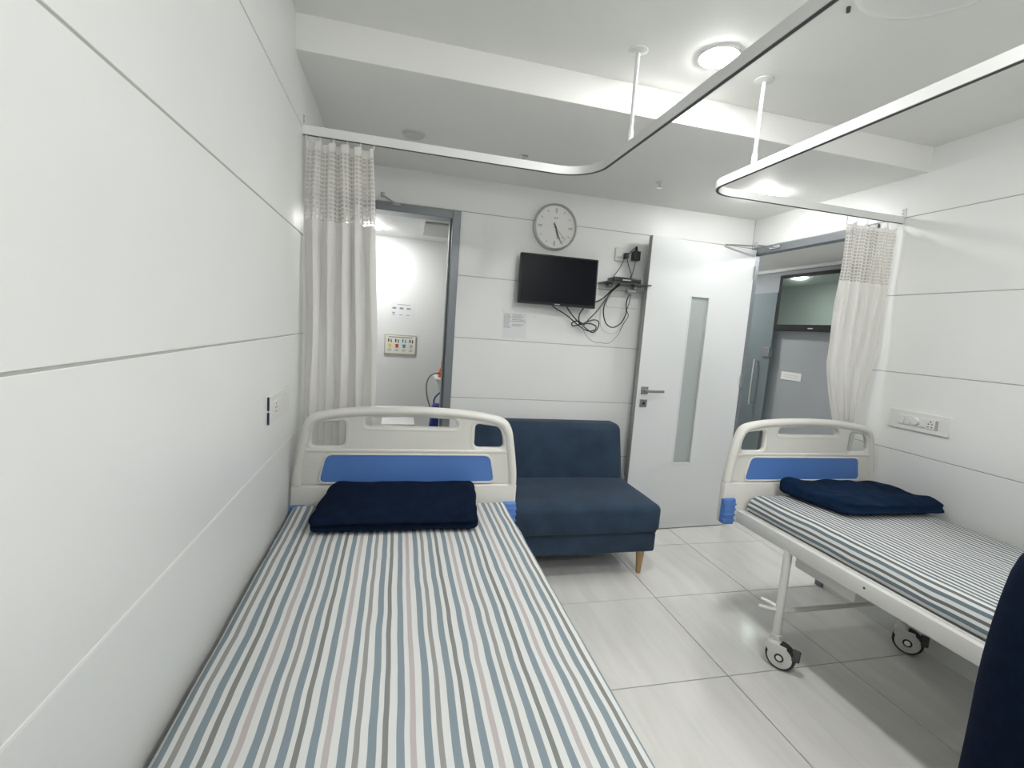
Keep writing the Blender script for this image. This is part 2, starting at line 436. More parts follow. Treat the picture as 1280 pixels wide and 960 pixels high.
# ---------------- door frames
FW = .05
def frame_profile(mb, *b): return mb.rbox(*b, .003, 1)
f1 = thing('trim_2', 'grey metal frame of the back left doorway', 'door frame'); f1['kind'] = 'structure'
y0, y1 = YB-.012, YB+.12
MB().rbox(D1B-FW, D1B, y0, y1, 0, DH, .003, 1).build('jamb', M_frame, f1)
MB().rbox(D1A, D1A+FW, y0, y1, 0, DH, .003, 1).build('jamb', M_frame, f1)
MB().rbox(D1A+FW, D1B-FW, y0, y1, DH-FW, DH, .003, 1).build('head_rail', M_frame, f1)
MB().rbox(D1B-FW-.012, D1B-FW+.001, YB+.045, y1, 0, DH-FW, .002, 1).build('door_stop', M_frame, f1)
f2 = thing('trim_3', 'grey metal frame of the right doorway beside the open door', 'door frame'); f2['kind'] = 'structure'
x0, x1 = XR-.012, XR+.050
MB().rbox(x0, x1, D2A, D2A+FW, 0, DH, .003, 1).build('jamb', M_frame, f2)
MB().rbox(x0+.015, x1, D2B-.03, D2B, 0, DH, .003, 1).build('jamb', M_frame, f2)
MB().rbox(x0, x1, D2A+FW, D2B, DH-FW, DH, .003, 1).build('head_rail', M_frame, f2)

# ---------------- open white door
DA = math.radians(-3.6)          # leaf runs from the hinge towards -x
dr = thing('door_1', 'open white door with narrow frosted pane and lever handle', 'door', (2.535, 3.075, 0), 0)
dr['kind'] = 'structure'; dr.rotation_euler.z = math.radians(3.6)
Wd = .88; Hd = 2.115
px0, px1, pz0, pz1 = -.522, -.362, .507, 1.74
lf = MB()
lf.box(-Wd, px0, 0, .04, .008, Hd).box(px1, 0, 0, .04, .008, Hd).box(px0, px1, 0, .04, .008, pz0).box(px0, px1, 0, .04, pz1, Hd)
lf.build('leaf', M_door, dr, smooth=False)
MB().box(px0, px1, .012, .024, pz0, pz1).build('pane', M_frost, dr, smooth=False)['label'] = 'tall narrow frosted glass pane'
gf = MB()
for b in ((px0-.004, px0+.006, -.002, .012, pz0-.004, pz1+.004), (px1-.006, px1+.004, -.002, .012, pz0-.004, pz1+.004),
          (px0+.006, px1-.006, -.002, .012, pz0-.004, pz0+.006), (px0+.006, px1-.006, -.002, .012, pz1-.006, pz1+.004)): gf.box(*b)
gf.build('pane_bead', M_door, dr, smooth=False)
MB().box(-Wd-.0025, -Wd, .002, .038, .008, Hd).build('edge_band', mat('edge_grey', srgb(165, 165, 160), .5), dr, smooth=False)
MB().rbox(-Wd-.004, -Wd-.002, .008, .032, .90, 1.15, .0006, 1).build('lock_plate', M_steel, dr)
hd = MB().rbox(-Wd+.03, -Wd+.085, -.008, 0, 1.022, 1.077, .002, 1).build('handle', M_steel, dr)
MB().cyl((-Wd+.057, 0, 1.05), (-Wd+.057, -.05, 1.05), .010).rbox(-Wd+.047, -Wd+.185, -.058, -.042, 1.041, 1.059, .003, 2).build('lever', M_steel, hd)
lk = MB().rbox(-Wd+.03, -Wd+.085, -.008, 0, .93, .985, .002, 1).build('lock_rose', M_steel, dr)
MB().cyl((-Wd+.057, -.007, .957), (-Wd+.057, -.011, .957), .009).build('keyhole', M_black, lk)
for z in (.25, 1.1, 1.9):
    MB().cyl((.004, -.006, z), (.004, -.006, z+.1), .007).build('hinge', M_steel, dr)

# door closers
dc = thing('door_closer', 'slim steel door closer arm above the grey back doorway frame', 'door closer', (-.055, YB-.012, 2.13))
MB().rbox(-.02, .04, -.012, 0, -.012, .006, .002, 1).build('mount', M_steel, dc)
MB().tube([(.0, -.014, 0), (-.07, -.05, .03)], .006, 8, 0).build('arm', M_steel, dc)
MB().cyl((-.07, -.05, .02), (-.07, -.05, .045), .012).build('pivot', M_steel, dc)
dc2 = thing('door_closer', 'slim steel closer arm linking the open white door to its frame', 'door closer', (XR-.012, 2.92, 2.115))
MB().rbox(-.012, 0, -.06, .03, -.012, .010, .002, 1).build('mount', M_chrome, dc2)
MB().tube([(-.012, 0, 0), (-.10, .055, .012)], .006, 8, 0).build('arm', M_steel, dc2)
MB().cyl((-.10, .055, .0), (-.10, .055, .03), .010).build('pivot', M_chrome, dc2)
MB().tube([(-.10, .055, .006), (-.30, .12, .004)], .006, 8, 0).build('arm', M_steel, dc2)

# ------------------------------------------------------------------ ceiling lamps and fittings
def downlight(label, loc, r, glow, h=.006, group=None):
    t = thing('ceiling_lamp', label, 'lamp', loc, group=group)
    MB().lathe([(r+.007, 0), (r+.007, -.004), (r+.002, -.006), (r, -.006), (r, 0)], 36).build('bezel', M_plastic_w, t)
    MB().lathe([(r-.001, -.004), (r-.003, -.006-h), (r*.8, -.010-h), (.001, -.011-h)], 36).build('diffuser', glow, t)
    return t
downlight('lit round ceiling lamp beside the left curtain rail', (1.105, 1.665, ZHIGH), .070, M_lampglow, .001)
downlight('lit round ceiling lamp on the low soffit near the open door', (2.136, 2.593, ZLOW), .055, mat('soffit_lamp_diffuser', (1.0, 1.0, 0.98, 1), 0.5, emit=LAMP*.66), .016)
downlight('added unseen fill light between the curtain rails, just above the viewpoint', (1.105, .30, ZHIGH), .072, M_lampglow, .026)  # added out of view to brighten the left wall and the ceiling
downlight('added unseen fill light nearest the wall behind the viewpoint', (1.105, -.95, ZHIGH), .078, M_lampglow, .028)  # second added fill behind the viewpoint; its deep drum lifts the ceiling
downlight('unlit flat white round ceiling light above the back left doorway', (.034, 2.554, ZLOW), .052, M_offlamp)
downlight('added fill light on the corridor ceiling, hidden behind the right wall', (3.27, 2.30, ZC), .08, M_hallglow)  # added out of sight only to keep the corridor lit
downlight('lit round corridor ceiling lamp farther along, mirrored in the corridor television', (3.27, 4.77, ZC), .08, M_hallglow)
downlight('lit round ceiling lamp in the room beyond the back left doorway', (-.235, 4.20, ZW), .08, M_wardglow)

for lab, loc in (('small silver sprinkler on the soffit above the clock', (.62, 2.614, ZLOW)),
                 ('small white sprinkler on the soffit right of the clock', (1.48, 2.683, ZLOW))):
    t = thing('sprinkler', lab, 'sprinkler', loc)
    MB().lathe([(.026, 0), (.026, -.004), (.018, -.007), (.010, -.008)], 18).build('flange', M_chrome if 'silver' in lab else M_plastic_w, t)
    MB().cyl((0, 0, -.006), (0, 0, -.03), .007).build('body', M_chrome, t)
    MB().lathe([(.016, -.030), (.016, -.033)], 14).build('deflector', M_chrome, t)
t = thing('ceiling_plate', 'white round ceiling plate at the top edge between the curtain rails', 'ceiling plate', (1.40, 1.10, ZHIGH))
MB().lathe([(.215, 0), (.215, -.004), (.20, -.010), (.19, -.006), (.02, -.006)], 48).build('cover', M_plastic_w, t)
MB().cyl((-.105, .21, 0), (-.105, .21, -.014), .006).build('screw', M_slot, t)

# ------------------------------------------------------------------ curtain rails
def arc(cx, cy, r, a0, a1, z, n=12):
    return [(cx + r*math.cos(math.radians(a0+(a1-a0)*i/n)), cy + r*math.sin(math.radians(a0+(a1-a0)*i/n)), z) for i in range(n+1)]
ZR = 2.128
def rail(name, label, path, rods, wall_x, wall_y, sgn):
    t = thing(name, label, 'curtain rail', (0, 0, 0), group='ceiling curtain rails')
    hw, hh = .009, .017
    MB().sweep(path, [(-hw, -hh), (hw, -hh), (hw, hh), (-hw, hh)]).build('track', M_rail, t, angle=30)
    MB().sweep(path, [(-.0050, -hh-.0012), (.0050, -hh-.0012), (.0050, -hh+.0005), (-.0050, -hh+.0005)]).build('slot', M_slot, t, angle=30)
    for (x, y) in rods:
        r = MB().cyl((x, y, ZR+.016), (x, y, ZHIGH), .0075).build('hanger_rod', M_rail, t)
        MB().lathe([(.035, 0), (.035, -.004), (.012, -.010)], 24, (x, y, ZHIGH)).build('flange', M_rail, r)
        MB().lathe([(.011, 0), (.011, .04)], 16, (x, y, ZR+.016)).build('coupling', M_rail, r)
    xx = sorted((wall_x, wall_x + sgn*.004)); xb = sorted((wall_x, wall_x + sgn*.022))
    br = MB().rbox(xx[0], xx[1], wall_y-.012, wall_y+.012, ZR-.02, ZR+.06, .001, 1).rbox(xb[0], xb[1], wall_y-.011, wall_y+.011, ZR+.016, ZR+.020, .001, 1).build('wall_bracket', M_rail, t)
    for z in (ZR+.034, ZR+.050):
        MB().cyl((wall_x+sgn*.003, wall_y, z), (wall_x+sgn*.007, wall_y, z), .004, n=10).build('screw', M_steel, br)
    return t
R1 = .17
path1 = [(XL+.001, 2.10, ZR)] + [(XL + (.64-XL)*i/6, 2.10, ZR) for i in range(1, 6)] + arc(.815-R1, 2.10-R1, R1, 90, 0, ZR) + [(.815, y, ZR) for y in (1.6, 1.2, .6, 0, -.8)]
rail('curtain_rail', 'white curtain rail bending round the left bed', path1, [(.815, 1.735), (.815, -.5)], XL, 2.10, 1)
R2 = .13
path2 = [(XR-.001, 2.045, ZR), (2.2, 2.045, ZR), (1.8, 2.045, ZR)] + arc(1.365+R2, 2.045-R2, R2, 90, 180, ZR) + [(1.365, y, ZR) for y in (1.6, 1.2, .6, 0, -.8)]
rail('curtain_rail', 'white curtain rail bending round the right bed', path2, [(1.365, 1.735), (1.365, -.5)], XR, 2.045, -1)

# ------------------------------------------------------------------ curtains
def curtain(label, xl, xr, y0, ztop, znet, zbot, folds, amp, seed, hookz, shape):
    """xl(v), xr(v): edges as functions of v = 0 top .. 1 bottom"""
    rnd = random.Random(seed)
    ph = [rnd.uniform(-.5, .5) for _ in range(folds+2)]; am = [rnd.uniform(.65, 1.2) for _ in range(folds+2)]
    t = thing('curtain', label, 'curtain', (0, 0, 0), group='bed curtains')
    NU = folds*14
    def pt(u, z):
        v = (ztop - z)/(ztop - zbot)
        k = u*folds; i = int(min(k, folds-1)); f = k - i
        a = am[i]*(1-f) + am[i+1]*f; p = ph[i]*(1-f) + ph[i+1]*f
        A = amp*(0.45 + 0.55*min(1, v*4)) * a * shape(v)
        s = 2*math.pi*k + p
        x = xl(v) + (xr(v)-xl(v))*u + math.sin(2*s + 1.3)*.006 + .010*noise.noise((u*9, z*2.0, seed))
        y = y0 + A*math.sin(s) + .012*noise.noise((u*6+5, z*3, seed+3))
        zz = z - (0.012*abs(math.sin(s*.5)) if v < .02 else 0)
        return (x, y, zz)
    L = [0]
    for i in range(NU):
        a = Vector(pt(i/NU, 1.5)); b = Vector(pt((i+1)/NU, 1.5)); L.append(L[-1] + (b-a).length)
    def sheet(name, za, zb, nv, m):
        vs = []; fs = []; uvs = []
        for j in range(nv+1):
            z = za + (zb-za)*j/nv
            for i in range(NU+1): vs.append(pt(i/NU, z)); uvs.append((L[i], z))
        for j in range(nv):
            for i in range(NU): fs.append((j*(NU+1)+i, j*(NU+1)+i+1, (j+1)*(NU+1)+i+1, (j+1)*(NU+1)+i))
        me = bpy.data.meshes.new(name); me.from_pydata(vs, [], fs); me.materials.append(m)
        ul = me.uv_layers.new(name='UVMap')
        for lp in me.loops: ul.data[lp.index].uv = uvs[lp.vertex_index]
        me.shade_smooth()
        return link(name, me, t)
    hd = sheet('heading_tape', ztop, ztop-.03, 2, M_cloth)
    sheet('net_band', ztop-.03, znet, 12, M_net)
    sheet('cloth_panel', znet, zbot, 30, M_cloth)
    for i in range(folds+1):
        p = pt(min(i/folds, 1), ztop)
        x = xl(0) + (xr(0)-xl(0))*i/folds
        MB().tube([(x, y0, hookz), (x+.004, y0, ztop+.008), (x, (y0+p[1])/2, ztop-.004)], .0022, 6, 3).build('hook', M_plastic_w, t)
    return t
curtain('gathered cream curtain with net top hanging beside the left bed', lambda v: XL+.012 - .0*v, lambda v: -.128 + .045*min(1, v*2.2), 2.10, 2.098, 1.795, .30, 5, .021, 3, ZR-.018, lambda v: 1)
def xl2(v): return 2.205 + .015*v*2 if v < .5 else 2.22 + (v-.5)*.5
def xr2(v): return 2.535 - .07*max(0, v-.25) - .12*max(0, v-.5)
curtain('gathered cream curtain with net top hanging by the right doorway', xl2, xr2, 2.055, 2.088, 1.79, .62, 5, .021, 8, ZR-.018, lambda v: 1 - .35*v)

# ------------------------------------------------------------------ hospital bed
def make_bed():
    b = thing('hospital_bed', '', 'bed')
    def headboard(y, face):
        outer = [(-.463, .738), (-.459, .80), (-.440, .92), (-.424, .985), (-.392, 1.026), (-.31, 1.048), (-.17, 1.062), (0, 1.067)]
        outer = outer + [(-x, z) for x, z in reversed(outer[:-1])]
        oc = [(p.x, p.y) for p in catmull([(x, z, 0) for x, z in outer], 5)]
        lh = [(-.262, .898), (-.396, .898), (-.388, .955), (-.370, .993), (-.262, 1.006)]
        rh = [(-x, z) for x, z in lh]
        sl = [(-.19, .983), (0, .983), (.19, .983), (.182, 1.020), (0, 1.027), (-.182, 1.020)]
        fl = [[(p.x, p.y) for p in fillet(q, .024)] for q in (lh, rh, sl)]
        hb = plate([oc] + fl, .026, .006, 'headboard' if face < 0 else 'footboard', M_plastic, b)
        hb.location = (0, y + .02, 0)
        def sub(mb, name, m, **k):
            o = mb.build(name, m, hb, **k); return o
        # thick tubular rim along the top edge
        rim = [(x*.957, 0, .738 + (z-.738)*.945) for x, z in oc]
        prof = [(.020*math.cos(2*math.pi*k/12), .026*math.sin(2*math.pi*k/12)) for k in range(12)]
        mb = MB(); pts = [Vector(p) for p in rim]; vs = []; fs = []
        for i, p in enumerate(pts):
            a = pts[max(i-1, 0)]; c = pts[min(i+1, len(pts)-1)]; tt = (c-a).normalized(); n = Vector((0, 1, 0)).cross(tt).normalized()
            for (q, r) in prof: vs.append(p + n*q + Vector((0, 1, 0))*r)
        for i in range(len(pts)-1):
            for k in range(12): fs.append((i*12+k, i*12+(k+1) % 12, (i+1)*12+(k+1) % 12, (i+1)*12+k))
        fs.append(tuple(range(12))); fs.append(tuple((len(pts)-1)*12+k for k in range(12)))
        sub(mb.add(vs, fs), 'rim', M_plastic)
        # lips round the three grip holes
        for q in fl:
            cxq = sum(p[0] for p in q)/len(q); czq = sum(p[1] for p in q)/len(q); P = []
            for i, (x, z) in enumerate(q):
                a = Vector(q[i-1]); c = Vector(q[(i+1) % len(q)]); tt = (c-a).normalized(); nn = Vector((tt.y, -tt.x))
                if nn.dot(Vector((x-cxq, z-czq))) < 0: nn = -nn
                P.append(Vector((x + nn.x*.012, 0, z + nn.y*.012)))
            sub(MB().tube(P + [P[0]], .0145, 10, 0), 'grip_lip', M_plastic)
        # crossbar ridge, lower apron with its lip
        sub(MB().rbox(-.44, .44, -.0165, .0165, .873, .890, .006, 3), 'ridge', M_plastic)
        sub(MB().rbox(-.463, .463, -.022, .022, .528, .738, .008, 3), 'apron', M_plastic)
        bl = [(p.x, p.y) for p in fillet([(-.362, .747), (.362, .747), (.336, .868), (-.336, .868)], .03)]
        bp = plate([bl], .036, .003, 'blue_inset', M_blue, hb); bp['label'] = 'blue plastic inset panel'
        P = [Vector((x, face*.0175, z)) for x, z in bl]
        sub(MB().tube(P + [P[0]], .0045, 6, 0), 'inset_border', M_plastic)
        return hb
    headboard(1.03, -1)
    headboard(-1.07, 1)
    HW = .38
    for s in (-1, 1):
        xo = s*HW; xi = s*(HW-.04); x0, x1 = sorted((xo, xi))
        sr = MB().rbox(x0, x1, -1.02, 1.03, .535, .595, .0025, 2).build('side_rail', M_bedpaint, b)
        xa, xb = sorted((s*(HW-.022), s*(HW-.026)))
        MB().rbox(xa, xb, -1.0, 1.0, .59, .604, .0015, 1).build('rail_lip', M_bedpaint, sr)
        for yy in (.35, -.35):
            MB().cyl((xo-s*.001, yy, .572), (xo+s*.0008, yy, .572), .0045, n=10).build('bolt_hole', M_slot, sr)
        for e in (-1, 1):
            yl = e*.705; xl = s*(HW-.012)
            lg = MB().cyl((xl, yl, .13), (xl, yl, .54), .0175, n=18).build('leg', M_bedpaint, b)
            MB().lathe([(.022, 0), (.022, .02)], 18, (xl, yl, .128)).build('collar', M_bedpaint, lg)
            # caster
            ax = Vector((-.83, -.55, 0)).normalized() if True else None
            fwd = Vector((ax.y, -ax.x, 0))
            wc = Vector((xl, yl, .060)) + fwd*-.028
            cs = MB().lathe([(.030, .104), (.030, .116), (.018, .130)], 20, (xl, yl, 0)).build('caster', M_bedpaint, b)
            fk = MB()
            for q in (-1, 1):
                o = wc + ax*q*.026
                P = [o + Vector((0, 0, -.022)), o + fwd*.030 + Vector((0, 0, -.008)), o + fwd*.056 + Vector((0, 0, .030)), o + fwd*.052 + Vector((0, 0, .056)), o - fwd*.022 + Vector((0, 0, .056)), o - fwd*.034 + Vector((0, 0, .02)), o - fwd*.022 + Vector((0, 0, -.012))]
                n = len(P); vs = [p + ax*.003 for p in P] + [p - ax*.003 for p in P]
                fk.add(vs, [tuple(range(n)), tuple(range(2*n-1, n-1, -1))] + [(i, (i+1) % n, n+(i+1) % n, n+i) for i in range(n)])
            fk.build('fork', M_bedpaint, cs, smooth=False)
            MB().lathe([(.040, -.020), (.058, -.018), (.061, -.008), (.061, .008), (.058, .018), (.040, .020)], 28, wc, ax).build('tyre', M_rubber, cs)
            MB().lathe([(.050, -.0215), (.047, -.024), (.047, .024), (.050, .0215)], 24, wc, ax).build('wheel_disc', M_plastic_w, cs)
            MB().lathe([(.019, -.0300), (.019, .0300)], 18, wc, ax).build('hub_ring', M_rubber, cs)
            MB().lathe([(.012, -.0310), (.012, .0310)], 14, wc, ax).build('hub', M_chrome, cs)
            bk = wc + fwd*-.058 + Vector((0, 0, .030))
            MB().rbox(-.016, .016, -.014, .014, -.028, .022, .005, 2).build('brake_pedal', M_slot, cs, tuple(bk), (0.5, 0, math.atan2(fwd.y, fwd.x)))
    for e in (-1, 1):
        MB().cyl((-HW+.012, e*.705, .255), (HW-.012, e*.705, .255), .011, n=14).build('cross_bar', M_bedpaint, b)
        MB().rbox(-HW+.04, HW-.04, e*1.0-.02, e*1.0+.02, .535, .59, .004, 1).build('end_rail', M_bedpaint, b)
        for s in (-1, 1):
            x0, x1 = sorted((s*.402, s*.464))
            yy = sorted((e*1.012, e*1.055)) if e > 0 else sorted((e*1.0-.03, e*1.095))
            bu = MB().rbox(x0, x1, yy[0], yy[1], .526, .660, .010, 3)
            bo = bu.build('bumper', M_blue, b); bo['label'] = 'blue plastic corner bumper'
            rg = MB()
            for q in range(4):
                z = .546 + .027*q
                rg.rbox(x0-.0015, x1+.0015, yy[0]-.0015, yy[1]-.02, z, z+.008, .0012, 1)
            rg.build('ridges', M_blue, bo)
        MB().tube([(-HW+.012, e*.705, .27), (-HW-.02, e*.705+.030, .285), (-HW-.045, e*.705+.055, .29)], .007, 8, 4).tube([(-HW+.012, e*.705, .262), (-HW-.03, e*.705+.02, .262), (-HW-.06, e*.705+.045, .262)], .008, 8, 4).build('foot_lever', M_plastic_w, b)
    MB().rbox(-HW+.04, HW-.04, -.98, .98, .575, .592, .003, 1).build('deck', M_bedpaint, b)
    MB().rbox(-.22, -.05, .50, .805, .405, .575, .01, 2).build('crank_box', M_bedpaint, b)
    MB().tube([(-.18, .62, .51), (-.18, -1.0, .49)], .012, 8, 0).build('crank_shaft', M_bedpaint, b)
    return b
bed = make_bed()
bed['label'] = 'white hospital bed with blue inset headboard along the left wall'
bed['group'] = 'hospital beds'
bed.location = (.075, .93, 0)
bed2 = copy_tree(bed)
bed2['label'] = 'white hospital bed on casters with blue corner bumper along the right wall'
bed2.location = (2.07, .925, 0)

def mattress(label, cx, hw, y0, y1, z0, z1, seed, r=.035, bulge=.0, off=0.0, m=None):
    t_s = []           # profile across: (x, drop, arclength)
    def prof(h, k):
        P = []
        Hh = z1 - z0
        for i in range(6): P.append((-h - bulge*math.sin(math.pi*i/6), Hh - (Hh-r)*i/6))
        for i in range(7):
            a = math.radians(90*i/6); P.append((-h + r - r*math.cos(a), r - r*math.sin(a)))
        inn = [(-h + r + (2*h-2*r)*i/k, 0) for i in range(1, k)]
        return P + inn + [(-x, d) for x, d in reversed(P)]
    A = prof(hw, 60); B = prof((y1-y0)/2, 110)
    def lens(P):
        L = [0]
        for p, q in zip(P, P[1:]): L.append(L[-1] + math.hypot(q[0]-p[0], q[1]-p[1]))
        return L
    LA, LB = lens(A), lens(B); vs = []; fs = []; uvs = []
    cy = (y0+y1)/2
    for j, (yy, d2) in enumerate(B):
        for i, (xx, d1) in enumerate(A):
            z = z1 - max(d1, d2)
            wob = 0
            if d1 < r*1.2 and d2 < r*1.2:
                wob = (.0035 if m is None else .007)*noise.noise((xx*5+seed, yy*3, 1)) + .0022*noise.noise((xx*16+seed, yy*7, 5))
                wob += -.005*math.exp(-((xx/hw)**2)*2)*0
            ex = 0
            if d1 > r*.6: ex = .006*noise.noise((seed, yy*6, z*9))
            vs.append((cx + xx + (ex if xx > 0 else -abs(ex)*.6), cy + yy, z + wob)); uvs.append((LA[i] + off, LB[j]))
    n = len(A)
    for j in range(len(B)-1):
        for i in range(n-1): fs.append((j*n+i, j*n+i+1, (j+1)*n+i+1, (j+1)*n+i))
    # underside
    o = len(vs); vs += [(cx-hw, y0, z0), (cx+hw, y0, z0), (cx+hw, y1, z0), (cx-hw, y1, z0)]; uvs += [(0, 0)]*4
    fs.append((o, o+3, o+2, o+1))
    me = bpy.data.meshes.new('mattress'); me.from_pydata(vs, [], fs); me.materials.append(m or M_sheet)
    ul = me.uv_layers.new(name='UVMap')
    for lp in me.loops: ul.data[lp.index].uv = uvs[lp.vertex_index]
    me.shade_smooth(); me.set_sharp_from_angle(angle=math.radians(70))
    return tag(link('mattress', me), label, 'mattress', 'striped mattresses')
mattress('mattress in a striped sheet on the left bed, under the neatly folded blanket', .055, .432, -.09, 1.945, .597, .672, 3.0, off=.097)
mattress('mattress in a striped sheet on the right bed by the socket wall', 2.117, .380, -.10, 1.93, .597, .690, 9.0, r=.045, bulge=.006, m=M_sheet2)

# ------------------------------------------------------------------ blankets
def blanket(label, corners, z0, th, seed, m, lump, grooves):
    (ax, ay), (bx, by), (cx, cy), (dx, dy) = corners    # front-left, front-right, back-right, back-left
    def warp(p, H):
        u = (p.x/H[0]+1)/2; v = (p.y/H[1]+1)/2; wv = (p.z/H[2]+1)/2
        x = (ax*(1-u)+bx*u)*(1-v) + (dx*(1-u)+cx*u)*v; y = (ay*(1-u)+by*u)*(1-v) + (dy*(1-u)+cy*u)*v
        h = th(u, v); z = z0 + wv*h
        n1 = noise.noise((u*3+seed, v*3, 0)); n2 = noise.noise((u*9+seed, v*7, 2))
        z += wv*(lump*n1 + lump*.35*n2)
        # side grooves between the folded layers
        edge = max(0, 1 - min(v, 1)*12) if grooves else 0
        y += edge*.008*math.cos(wv*math.pi*2*grooves + n1)
        y += .006*noise.noise((u*6+seed, 7, wv*2)); x += .006*noise.noise((v*6+seed, 3, wv*2))
        return (x, y, z)
    mb = MB().soft(.29, .14, .05, .03, (40, 22, 10), warp)
    o = mb.build('blanket', m, smooth=True, angle=80)
    return tag(o, label, 'blanket', 'navy folded blankets')
blanket('neatly folded dark navy blanket on the left bed', [(-.275, 1.648), (.315, 1.640), (.335, 1.90), (-.222, 1.905)], .674,
        lambda u, v: .052 + .055*min(1, v*1.5), 2.0, M_navy, .006, 2)
blanket('loosely folded dark navy blanket heaped on the right bed', [(1.965, 1.60), (2.515, 1.585), (2.505, 1.90), (1.875, 1.925)], .699,
        lambda u, v: (.056 + .020*min(1, v*1.6))*(1 - .2*u*v), 11.0, M_navy2, .020, 1.5)

# dark navy heap at the right edge
def heap(p, H):
    u = p.x/H[0]; v = p.y/H[1]; wz = (p.z/H[2]+1)/2
    taper = 1 - .05*wz - .12*max(0, (wz-.6)/.4)**2
    a = math.atan2(p.y, p.x)
    f = 1 + (.045*math.sin(a*9 + 2*wz) + .02*math.sin(a*17 + 1)) * max(0, .75-wz) + .03*noise.noise((p.x*3, p.y*3, p.z*2))
    return (p.x*taper*f, p.y*taper*f, p.z + .02*noise.noise((p.x*5, p.y*5, 3)))
hp = thing('draped_blanket', 'bulky dark navy fleece drape at the lower right edge, in front of the right bed', 'blanket', (1.41, .45, 0))
MB().soft(.20, .275, .56, .15, (14, 14, 20), heap, (0, 0, .58)).build('drape', M_navy, hp, angle=80)
def heap2(p, H):
    wz = (p.z/H[2]+1)/2; a = math.atan2(p.y, p.x)
    return (p.x*(1 - .3*wz), p.y*(1-.3*wz) + .008*math.sin(a*9), p.z)
MB().soft(.09, .17, .36, .06, (8, 10, 14), heap2, (-.16, -.09, .37)).build('front_fold', M_navy, hp, angle=80)

# ------------------------------------------------------------------ sofa
sx0, sx1 = .42, 1.565
sf = thing('sofa', 'armless dark blue velvet sofa with tapered wooden legs against the back wall', 'sofa', ((sx0+sx1)/2, 2.76, 0))
hw = (sx1-sx0)/2
def puff(amt):
    def wf(p, H):
        u, v = p.x/H[0], p.y/H[1]
        k = (1-u**4)*(1-v**4)
        return (p.x, p.y, p.z + amt*k*(1 if p.z > 0 else 0) + .002*noise.noise((p.x*8, p.y*8, p.z*8)))
    return wf
MB().soft(hw-.012, .345, .0625, .018, (10, 8, 2), None, (0, .005, .21)).build('base', M_sofa, sf)
MB().soft(hw, .36, .0865, .04, (24, 16, 3), puff(.010), (0, -.005, .359)).build('seat_cushion', M_sofa, sf)
pp = [(-hw+.015, -.342, .272), (hw-.03, -.342, .272), (hw-.015, -.33, .272), (hw-.013, .33, .272)]
MB().tube(pp, .005, 8, 0).build('piping', M_piping, sf)
def lean(p, H):
    wz = (p.z/H[2]+1)/2
    k = (1-(p.x/H[0])**4)
    y = p.y + .075*wz - (.012*k*math.sin(math.pi*wz) if p.y < 0 else 0)
    if p.y > 0: y = min(y, .10)
    return (p.x*(1 - .035*wz), y, p.z)
MB().soft(hw-.004, .10, .205, .045, (24, 3, 12), lean, (0, .235, .605)).build('backrest', M_sofa, sf)
for x in (-hw+.085, hw-.085):
    for y in (-.30, .28):
        MB().lathe([(.013, 0), (.014, .004), (.026, .15)], 18, (x, y, 0)).build('leg', M_wood, sf)

# ------------------------------------------------------------------ wall clock
ck = thing('wall_clock', 'round silver-rimmed white wall clock above the television', 'clock', (.992, YB, 2.110))
FA = (0, -1, 0)
MB().lathe([(.150, 0), (.153, .02), (.150, .036), (.143, .040), (.138, .034), (.138, .022), (.1, .02)], 56, (0, 0, 0), FA).build('rim', mat('silver_rim', (.55, .55, .54, 1), .3, metal=.7), ck)
dl = MB().lathe([(.139, .0205), (.139, .0225)], 56, (0, 0, 0), FA).build('dial', M_dial, ck)
def hand(a, r0, r1, w0, w1, y):
    d = Vector((math.sin(math.radians(a)), 0, math.cos(math.radians(a)))); n = Vector((d.z, 0, -d.x))
    P = [d*r0 - n*w0, d*r1 - n*w1, d*r1 + n*w1, d*r0 + n*w0]
    vs = [p + Vector((0, y, 0)) for p in P] + [p + Vector((0, y-.0015, 0)) for p in P]
    return MB().add(vs, [(0, 1, 2, 3), (7, 6, 5, 4), (0, 4, 5, 1), (1, 5, 6, 2), (2, 6, 7, 3), (3, 7, 4, 0)])
for h in range(12):
    a = h*30
    if h % 3 == 0:
        for o in (-2.2, 2.2): hand(a+o, .092, .122, .0016, .0016, -.0227).build('hour_mark', M_inkgrey, dl, smooth=False)
    else: hand(a, .104, .122, .0016, .0016, -.0227).build('hour_mark', M_inkgrey, dl, smooth=False)
hand(163, -.02, .082, .0035, .002, -.0255).build('hour_hand', M_ink, ck, smooth=False)
hand(155.5, -.03, .115, .0028, .0014, -.0275).build('minute_hand', M_ink, ck, smooth=False)
hand(138, -.025, .10, .0008, .0006, -.0295).build('second_hand', M_ink, ck, smooth=False)
MB().lathe([(.006, .022), (.006, .032)], 14, (0, 0, 0), FA).build('pivot', M_ink, ck)
lg = MB()
for k in range(5): lg.box(-.015+.0062*k, -.0105+.0062*k, -.0232, -.0225, .056, .061)
lg.build('printed_mark', M_ink, dl, smooth=False)
pr = [(.062 + .013*math.cos(2*math.pi*k/20), -.0228, -.073 + .013*math.sin(2*math.pi*k/20)) for k in range(21)]
MB().tube(pr, .0009, 5, 0).build('printed_ring', M_inkgrey, dl)

